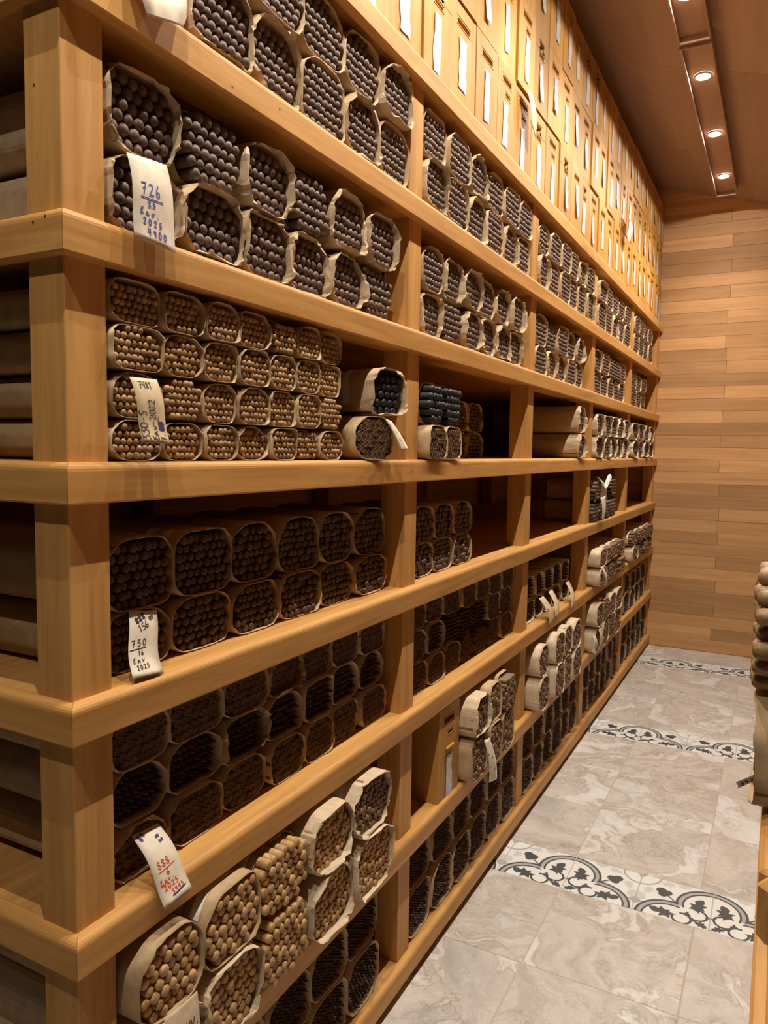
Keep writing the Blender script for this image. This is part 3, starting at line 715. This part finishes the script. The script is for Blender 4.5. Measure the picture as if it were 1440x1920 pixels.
def box_mesh(W, H, D, kind):
    mb = MB(); W2 = W/2
    if kind == 0: holes = [stadium(0, H*.82, W*.50, .017, .0)]
    elif kind == 1: holes = [stadium(0, H*.85, W*.50, .018, 0), stadium(.01, H*.70, W*.26, .011, 0)]
    else: holes = [halfmoon(0, H*.86, W*.17), stadium(0, H*.70, W*.32, .010, 0)]
    backs = []
    zsplit = [0, H] if len(holes) == 1 else [0, H*.755, H]
    hs = sorted(holes, key=lambda h: sum(p[1] for p in h)/len(h))
    for h, a, b_ in zip(hs, zsplit, zsplit[1:]): backs.append(front_with_hole(mb, h, W2, a, b_))
    # sides, top, bottom, back and lid edge line
    mb.add([(0,-W2,0),(0,W2,0),(0,W2,H),(0,-W2,H),(-D,-W2,0),(-D,W2,0),(-D,W2,H),(-D,-W2,H)], [(1,5,6,2),(4,0,3,7),(3,2,6,7),(4,5,1,0),(5,4,7,6)])
    inner = MB()
    for bk in backs: inner.add(bk, [tuple(range(len(bk)))])
    return mb.mesh('cedar_body', M['box']), inner.mesh('handle_recess', M['box'])
BH = [.306, .304, .302]
BOXM = {}
def slip_mesh(wd, ht, sd):
    rg = random.Random(sd); v = []; fc = []; nx, nz = 3, 6
    for j in range(nz+1):
        for i in range(nx+1):
            u_, t_ = i/nx, j/nz
            edge = .004*rg.uniform(-1, 1) if i in (0, nx) else 0
            v.append((.0012+.0022*rg.random()+(.006*(1-t_)**2 if sd % 3 == 0 else 0), (u_-.5)*wd+edge, (t_-1)*ht+.003*rg.uniform(-1, 1)))
    for j in range(nz):
        for i in range(nx): a = j*(nx+1)+i; fc.append((a, a+1, a+nx+2, a+nx+1))
    return mesh('paper_slip', v, fc, M['slip'])
SLIPS = [slip_mesh(.046+.008*(i % 2), .135+.012*(i % 3), i) for i in range(9)]
rb = random.Random(21)
rown = ('bottom', 'middle', 'top')
zb = ZT[7]
for rr in range(3):
    y = .10+(.985-.10) % .196 - .0 if False else .985-.196*4
    y += (0, .0, .005)[rr]
    n = 0
    while y < YW-.15:
        n += 1
        W = .196+rb.uniform(-.012, .010)
        if y+W > YW-.01: W = YW-.012-y
        kind = rb.choice((0, 0, 1, 1, 2))
        key = (round(W, 3), rr, kind)
        if key not in BOXM: BOXM[key] = box_mesh(W-.004, BH[rr]-.002, .30, kind)
        x0 = -.028+rb.uniform(-.005, .004)
        feat = ('with one long slot', 'with two slots', 'with half-moon notch and slot')[kind]
        bx = empty('cedar_box', (x0, y+W/2, zb+.0004), 'upright cedar box %s and paper slip, %s row, %s from corner' % (feat, rown[rr], ORD[n]), 'box', 'cedar boxes stacked on the top shelf')
        a, b_ = BOXM[key]; link('body', a, bx); link('handle_recess', b_, bx)
        sz = BH[rr]*((.70, .60, .60)[kind]+rb.uniform(-.03, .03))
        sl = link('paper_slip', SLIPS[rb.randrange(9)], bx, (.0003, rb.uniform(-.012, .012), sz))
        sl.rotation_euler = (rb.uniform(-.05, .05), 0, 0)
        y += W
    zb += BH[rr]
# one cedar box standing among the bundles, second shelf, second bay
bx = empty('cedar_box', (-.012, 1.446, ZT[1]+.0006), 'upright cedar box with handle notch standing between a post and cigar bundles', 'box')
a, b_ = box_mesh(.165, .296, .26, 1); link('body', a, bx); link('handle_recess', b_, bx)
mb = MB().bevelbox(0, .008, -.03, .03, .158, .166, .002); link('batten', mb.mesh('batten', M['box']), bx)
link('paper_slip', SLIPS[4], bx, (.0003, .0, .135))

# ------------------------------------------------------------------ handwritten tags
G = {'0': [[(.5,1),(.2,.85),(.1,.45),(.25,.05),(.55,0),(.85,.3),(.85,.75),(.5,1)]], '1': [[(.3,.8),(.55,1),(.5,0)]],
 '2': [[(.1,.8),(.35,1),(.75,.9),(.75,.65),(.15,.02),(.9,.05)]], '3': [[(.1,.95),(.8,.95),(.4,.6),(.8,.45),(.75,.1),(.3,0),(.05,.15)]],
 '4': [[(.25,1),(.15,.5),(.85,.5)],[(.75,1),(.65,0)]], '5': [[(.85,1),(.3,.97),(.2,.58),(.65,.6),(.85,.35),(.6,.03),(.1,.08)]],
 '6': [[(.6,1),(.25,.6),(.12,.2),(.4,0),(.75,.12),(.72,.42),(.4,.45),(.18,.25)]], '7': [[(.05,.95),(.85,1),(.55,.5),(.4,0)],[(.3,.5),(.8,.55)]],
 '8': [[(.5,.52),(.2,.75),(.5,1),(.8,.78),(.5,.52),(.15,.25),(.5,0),(.85,.25),(.5,.52)]], '9': [[(.8,.75),(.5,.98),(.2,.75),(.45,.5),(.8,.75),(.7,0)]],
 'E': [[(.85,.95),(.3,.85),(.25,.55),(.65,.55)],[(.25,.55),(.05,.1),(.4,0),(.9,.15)]], 'n': [[(.1,.0),(.2,.5),(.25,.15),(.5,.5),(.65,.05),(.9,.1)]],
 'v': [[(.1,.5),(.4,.02),(.9,.55)]], '.': [[(.3,.02),(.42,.06)]], '-': [[(.15,.45),(.75,.48)]], 'S': [[(.85,.9),(.45,1),(.2,.75),(.75,.4),(.6,.05),(.1,.05)]],
 'N': [[(.1,0),(.2,1),(.7,0),(.85,1)]], 'V': [[(.1,1),(.4,0),(.9,1)]], '#': [[(.1,.2),(.9,.8)],[(.1,.6),(.8,.1)],[(.2,.9),(.9,.3)],[(.05,.4),(.95,.5)],[(.3,0),(.5,1)],[(.15,.05),(.85,.95)]],
 '_': [[(0,0),(1,0)]], 'z': [[(.1,.6),(.9,.65),(.2,.1),(.8,0)],[(.4,.9),(.6,-.1)]]}
def tag(name, corners, bow, mat, texts, label, group='handwritten paper tags', wd=.0022):
    """corners: TL, TR, BL, BR world points; texts: (string, u, v, height, angle, ink[, advance])."""
    TL, TR, BL, BR = [Vector(p) for p in corners]
    Lh = (TL-BL).length; Wd = (TR-TL).length
    base = (BL+BR)/2
    def S(u_, v_, lift=0):
        p = (TL*(1-u_)+TR*u_)*(1-v_)+(BL*(1-u_)+BR*u_)*v_
        b_ = bow[0]*math.sin(math.pi*v_)+bow[1]*math.sin(2*math.pi*v_)+bow[2]*v_**3
        return p+Vector((b_+lift+.0015*math.sin(u_*3.1), 0, 0))-base
    root = empty(name, base, label, 'tag', group)
    nu, nv = 4, 14; v = []; fc = []
    for lay in (0, 1):
        for j in range(nv+1):
            for i in range(nu+1): v.append(S(i/nu, j/nv, -.0004*lay))
    K = (nu+1)*(nv+1)
    for j in range(nv):
        for i in range(nu):
            a = j*(nu+1)+i; q = (a, a+nu+1, a+nu+2, a+1); fc += [q, tuple(reversed([x+K for x in q]))]
    rim = [i for i in range(nu+1)]+[j*(nu+1)+nu for j in range(1, nv+1)]+[nv*(nu+1)+i for i in range(nu-1, -1, -1)]+[j*(nu+1) for j in range(nv-1, 0, -1)]
    for a, b_ in zip(rim, rim[1:]+rim[:1]): fc.append((a, b_, b_+K, a+K))
    link('paper_strip', mesh('paper_strip', v, fc, M[mat], True), root)
    asp = Wd/Lh
    inks = {}
    for t in texts:
        s, u0, v0, h, ang, ink = t[:6]; adv = t[6] if len(t) > 6 else .72; lw = t[7] if len(t) > 7 else wd
        mb = inks.setdefault(ink, MB()); ca, sa = math.cos(math.radians(ang)), math.sin(math.radians(ang))
        for n, ch in enumerate(s):
            for st in G.get(ch, []):
                P_ = []
                for (gx, gy) in st:
                    lx, ly = (n*adv+gx*.62)*h, gy*h                       # in units of tag length
                    P_.append(((u0*asp+lx*ca-ly*sa)/asp, v0-(lx*sa+ly*ca)))
                Q = []
                for (a0, a1), (b0, b1) in zip(P_, P_[1:]):
                    for k in range(4): Q.append((a0+(b0-a0)*k/4, a1+(b1-a1)*k/4))
                Q.append(P_[-1])
                for (a0, a1), (b0, b1) in zip(Q, Q[1:]):
                    dx, dy = (b0-a0)*asp, b1-a1; l = math.hypot(dx, dy) or 1e-9
                    ex, ey = dx/l*lw*.3/Lh, dy/l*lw*.3/Lh
                    nx, ny = -dy/l*lw/2/Lh, dx/l*lw/2/Lh
                    c4 = [(a0+(nx-ex)/asp, a1+ny-ey), (b0+(nx+ex)/asp, b1+ny+ey), (b0+(-nx+ex)/asp, b1-ny+ey), (a0+(-nx-ex)/asp, a1-ny-ey)]
                    mb.add([S(min(.99, max(.01, x)), min(.99, max(.01, y)), .0006) for x, y in c4], [(0, 1, 2, 3)])
    for ink, mb in inks.items(): link('handwriting', mb.mesh('handwriting', M[ink]), root)
    return root
tag('paper_tag', [(.0, .116, 2.050), (.0, .198, 2.058), (.012, .115, 1.926), (.012, .201, 1.921)], (.006, .002, .003), 'tag',
    [('726', .20, .45, .135, 1, 'ink_blue', .82), ('_', .18, .49, .56, 0, 'ink_blue'), ('25', .34, .585, .070, 1, 'ink_blue', 1.05), ('Env.', .16, .685, .075, -1, 'ink_blue', 1.15), ('2025', .22, .795, .070, 0, 'ink_blue', 1.2), ('4900', .32, .915, .078, 0, 'ink_blue', 1.08)],
    'cream paper tag with blue handwriting 726 over 25, hanging over the rail', wd=.0019)
tag('paper_tag', [(.004, .112, 1.719), (.004, .168, 1.720), (.020, .119, 1.620), (.020, .176, 1.619)], (.004, .003, .004), 'tag_tan',
    [('7481', .20, .16, .105, 0, 'ink_black', .62), ('330-S', .30, .96, .15, 90, 'ink_black', .62), ('Env-2022', .62, .95, .13, 90, 'ink_black', .60), ('7.', .90, .96, .11, 90, 'ink_black', .6), ('##', .90, .80, .11, 90, 'ink_navy', .6, .003), ('_', .70, .72, .20, 90, 'ink_black')],
    'tan paper tag with black handwriting 7481, curling over slim brown cigars', wd=.0014)
tag('paper_tag', [(-.050, .155, 1.345), (-.050, .217, 1.335), (-.012, .124, 1.2445), (-.012, .190, 1.2385)], (-.004, .003, .004), 'tag',
    [('zzz', .22, .20, .10, 30, 'ink_black', .7, .003), ('156', .34, .34, .115, 28, 'ink_black', .60), ('00', .70, .16, .065, 30, 'ink_black', .8), ('750', .10, .56, .105, 5, 'ink_black', .95), ('_', .04, .605, .48, 7, 'ink_black'), ('16', .30, .69, .070, 5, 'ink_black', .8), ('Env', .12, .80, .080, 6, 'ink_black', 1.0), ('2025', .20, .895, .065, 5, 'ink_black', .95)],
    'cream paper tag with black handwriting 750 over 16, curling onto the shelf', wd=.0015)
tag('paper_tag', [(-.050, .155, .960), (-.050, .215, .957), (.014, .160, .848), (.014, .225, .853)], (.012, .004, .006), 'tag',
    [('#z', .18, .10, .07, 40, 'ink_navy', .9, .0026), ('z2', .62, .10, .06, -80, 'ink_navy', 1.0, .0026), ('888', .20, .49, .105, 4, 'ink_red', .68), ('_', .18, .535, .46, 8, 'ink_red'), ('6', .42, .615, .085, 0, 'ink_red'), ('Env.', .14, .705, .075, 5, 'ink_red', .85), ('_', .12, .72, .20, 8, 'ink_red'), ('2025', .20, .80, .075, 4, 'ink_red', .85), ('S445', .40, .885, .060, 5, 'ink_red', .90), ('_', .38, .905, .36, 6, 'ink_navy', .7, .0026)],
    'cream paper tag with red handwriting 888 over 6, bending over the rail', wd=.0016)
tag('paper_tag', [(.040, .135, .683), (.040, .213, .680), (.050, .110, .600), (.050, .205, .606)], (.003, 0, .004), 'kraft_light',
    [('SENV.', .28, .62, .20, 0, 'ink_black', .66)], 'cream paper tag with black ENV lettering hanging before pale cigars')
tag('paper_tag', [(.004, .114, 2.300), (.004, .236, 2.341), (.016, .140, 2.250), (.016, .216, 2.271)], (.008, .0, .004), 'tag', [], 'blank cream paper sheet hanging over the rail above the corner post')
tag('paper_tag', [(.034, .888, 1.690), (.022, .945, 1.686), (.040, .955, 1.614), (.034, 1.012, 1.618)], (.004, .0, .003), 'tag',
    [('3', .3, .25, .12, 60, 'ink_pink'), ('1', .5, .45, .10, 60, 'ink_pink'), ('5', .5, .70, .10, 60, 'ink_pink'), ('3', .55, .96, .08, 0, 'ink_pink')], 'narrow cream tag with faded red digits slanting down beside a post')
tag('paper_tag', [(.050, 1.603, .648), (.050, 1.655, .640), (.056, 1.637, .490), (.056, 1.722, .470)], (.010, .0, .003), 'tag',
    [('4', .2, .35, .05, 80, 'ink_black', .7, .0016), ('25', .6, .45, .05, 80, 'ink_black', .7, .0016), ('3', .2, .65, .05, 80, 'ink_black', .7, .0016), ('20', .7, .75, .05, 80, 'ink_black', .7, .0016)], 'curved paper tag hanging from mid-brown bundles beside the standing cedar box')
for i, cs in enumerate([[(-.034, 2.50, .971), (-.034, 2.575, .969), (.012, 2.519, .853), (.012, 2.590, .868)], [(-.034, 2.656, .975), (-.034, 2.72, .977), (.012, 2.612, .870), (.012, 2.677, .870)], [(-.034, 2.968, .973), (-.034, 3.040, .968), (.012, 2.908, .859), (.012, 2.965, .863)]]):
    tag('paper_tag', cs, (.014, 0, 0), 'kraft_light', [('25', .3, .55, .10, 80, 'ink_black', .7, .0025)] if i == 0 else [], ('pale paper strip with small black digits arching over the rail, third bay', 'plain pale paper strip arching over the rail, middle of third bay', 'plain pale paper strip arching over the rail, next to fourth post')[i])
tag('paper_tag', [(.045, 3.40, 1.001), (.045, 3.47, .996), (.054, 3.495, .880), (.054, 3.552, .882)], (.010, 0, 0), 'tag', [('3', .3, .4, .12, 70, 'ink_pink', .7, .003), ('8', .4, .7, .12, 70, 'ink_pink', .7, .003)], 'slanting cream strip on brown bundles, third shelf up, fourth bay')
tag('paper_tag', [(.044, 3.42, .651), (.044, 3.50, .646), (.050, 3.38, .545), (.050, 3.46, .530)], (.014, 0, 0), 'kraft_light', [], 'looped pale strip on brown bundles, second shelf up, fourth bay')
tag('paper_tag', [(.040, 3.300, .640), (.040, 3.375, .620), (.046, 3.290, .550), (.046, 3.370, .520)], (.006, .004, 0), 'tape', [], 'white crumpled strip by the fourth post, second shelf up')
tag('paper_tag', [(.012, 3.50, 1.372), (.012, 3.62, 1.376), (.016, 3.53, 1.250), (.016, 3.60, 1.250)], (.006, 0, 0), 'tape', [], 'white strip hanging over dark cigars, fourth shelf up, fourth bay')
tag('paper_tag', [(-.012, 2.035, 2.952), (-.012, 2.140, 2.952), (.000, 2.070, 2.835), (.000, 2.138, 2.800)], (.008, 0, 0), 'tag_tan', [], 'tan paper flap hanging over an upright cedar box, bottom row')
tag('paper_tag', [(-.010, 3.980, 3.040), (-.010, 4.130, 3.030), (.004, 4.000, 2.905), (.004, 4.080, 2.880)], (.020, .008, 0), 'tape', [], 'white paper slip curling out from the cedar boxes above fourth bay')
# folded sheet of paper standing on the lower bundles, fourth bay
fs = MB(); 
for k, (ya, za, yb_, zb_) in enumerate(((3.46, 1.488, 3.66, 1.425), (3.66, 1.425, 3.80, 1.495))):
    fs.add([(.004, ya, za), (.004, yb_, zb_), (.010, yb_, zb_-.018), (.010, ya, za-.010), (-.01, ya, za), (-.01, yb_, zb_)], [(0, 3, 2, 1), (0, 1, 5, 4)])
fs.add([(-.004, 3.57, 1.360), (-.004, 3.73, 1.360), (-.004, 3.73, 1.435), (-.004, 3.57, 1.470), (-.02, 3.57, 1.360), (-.02, 3.73, 1.360), (-.02, 3.73, 1.435), (-.02, 3.57, 1.470)], [(0,1,2,3),(5,4,7,6),(1,5,6,2),(4,0,3,7),(3,2,6,7)])
fs.v = [(x, y-3.65, z-1.360) for x, y, z in fs.v]
link('folded_paper', fs.mesh('folded_paper', M['tape']), None, (0, 3.65, 1.3605), 'white folded paper opened like wings on dark cigars, fourth bay', 'paper')

# ------------------------------------------------------------------ opposite shelving at the right edge
XR, Y0R = .8845, .0
sh2 = empty('cigar_shelving', (XR, 3.1, ZF), 'low light wooden shelving along the opposite side of the aisle', 'shelf')
def rpart(nm, mb, mat):
    mb.v = [(x-XR, y-3.1, z-ZF) for x, y, z in mb.v]; return link(nm, mb.mesh(nm, mat), sh2)
for k in range(4):
    rpart('rail', MB().bevelbox(XR, XR+.022, Y0R+.022, YW-.005, ZB[k], ZT[k], .004), M['shelf_y'])
    rpart('end_rail', MB().bevelbox(XR, 1.88, Y0R, Y0R+.0215, ZB[k], ZT[k], .008), M['shelf_x'])
    rpart('front_beam', MB().box(XR+.0225, XR+.095, Y0R+.095, YW-.005, ZB[k]+.004, ZT[k]-.0005), M['shelf_y'])
    rpart('shelf_board', MB().box(XR+.0955, 1.88, Y0R+.022, YW-.005, ZT[k]-.022, ZT[k]-.0005), M['shelf_y'])
for yp in (Y0R+.018, 1.115, 2.212, 3.307, 4.424, 5.60):
    for xp in (XR+.022, 1.80):
        rpart('post', MB().bevelbox(xp, xp+.0735, yp+.002, yp+.075, ZF+.001, ZT[3]-.0005, .0015), M['shelf_z'])
for (ya, yb_, za, zb_, xx, kd, dd, mm, ww, lb) in [
    (.125, .280, 1.3625, 1.495, .866, 'round', .0200, 'c_brown', 'low', 'brown round-headed cigar bundle with white paper band, upper one on the opposite shelf'),
    (.125, .280, ZT[3]+.0006, 1.362, .874, 'foot', .018, 'c_foot', 'clean', 'kraft wrapped bundle under the white-banded bundle on the opposite shelf')]:
    b = bundle(ya, yb_, za, zb_, xx, kd, dd, mm, ww, lb, 'bundles on the opposite shelf', True, face=-1, mat='kraft', tapes=((-.034, -.06, 0, 10),) if 'white' in lb else ())
tag('paper_tag', [(.879, .215, 1.252), (.881, .222, 1.243), (.856, .215, 1.236), (.858, .222, 1.226)], (0, 0, 0), 'tag', [('z42S', .75, .9, .22, 90, 'ink_black', .9, .0012)], 'cream paper tag with black scrawl sticking out from the opposite shelf')
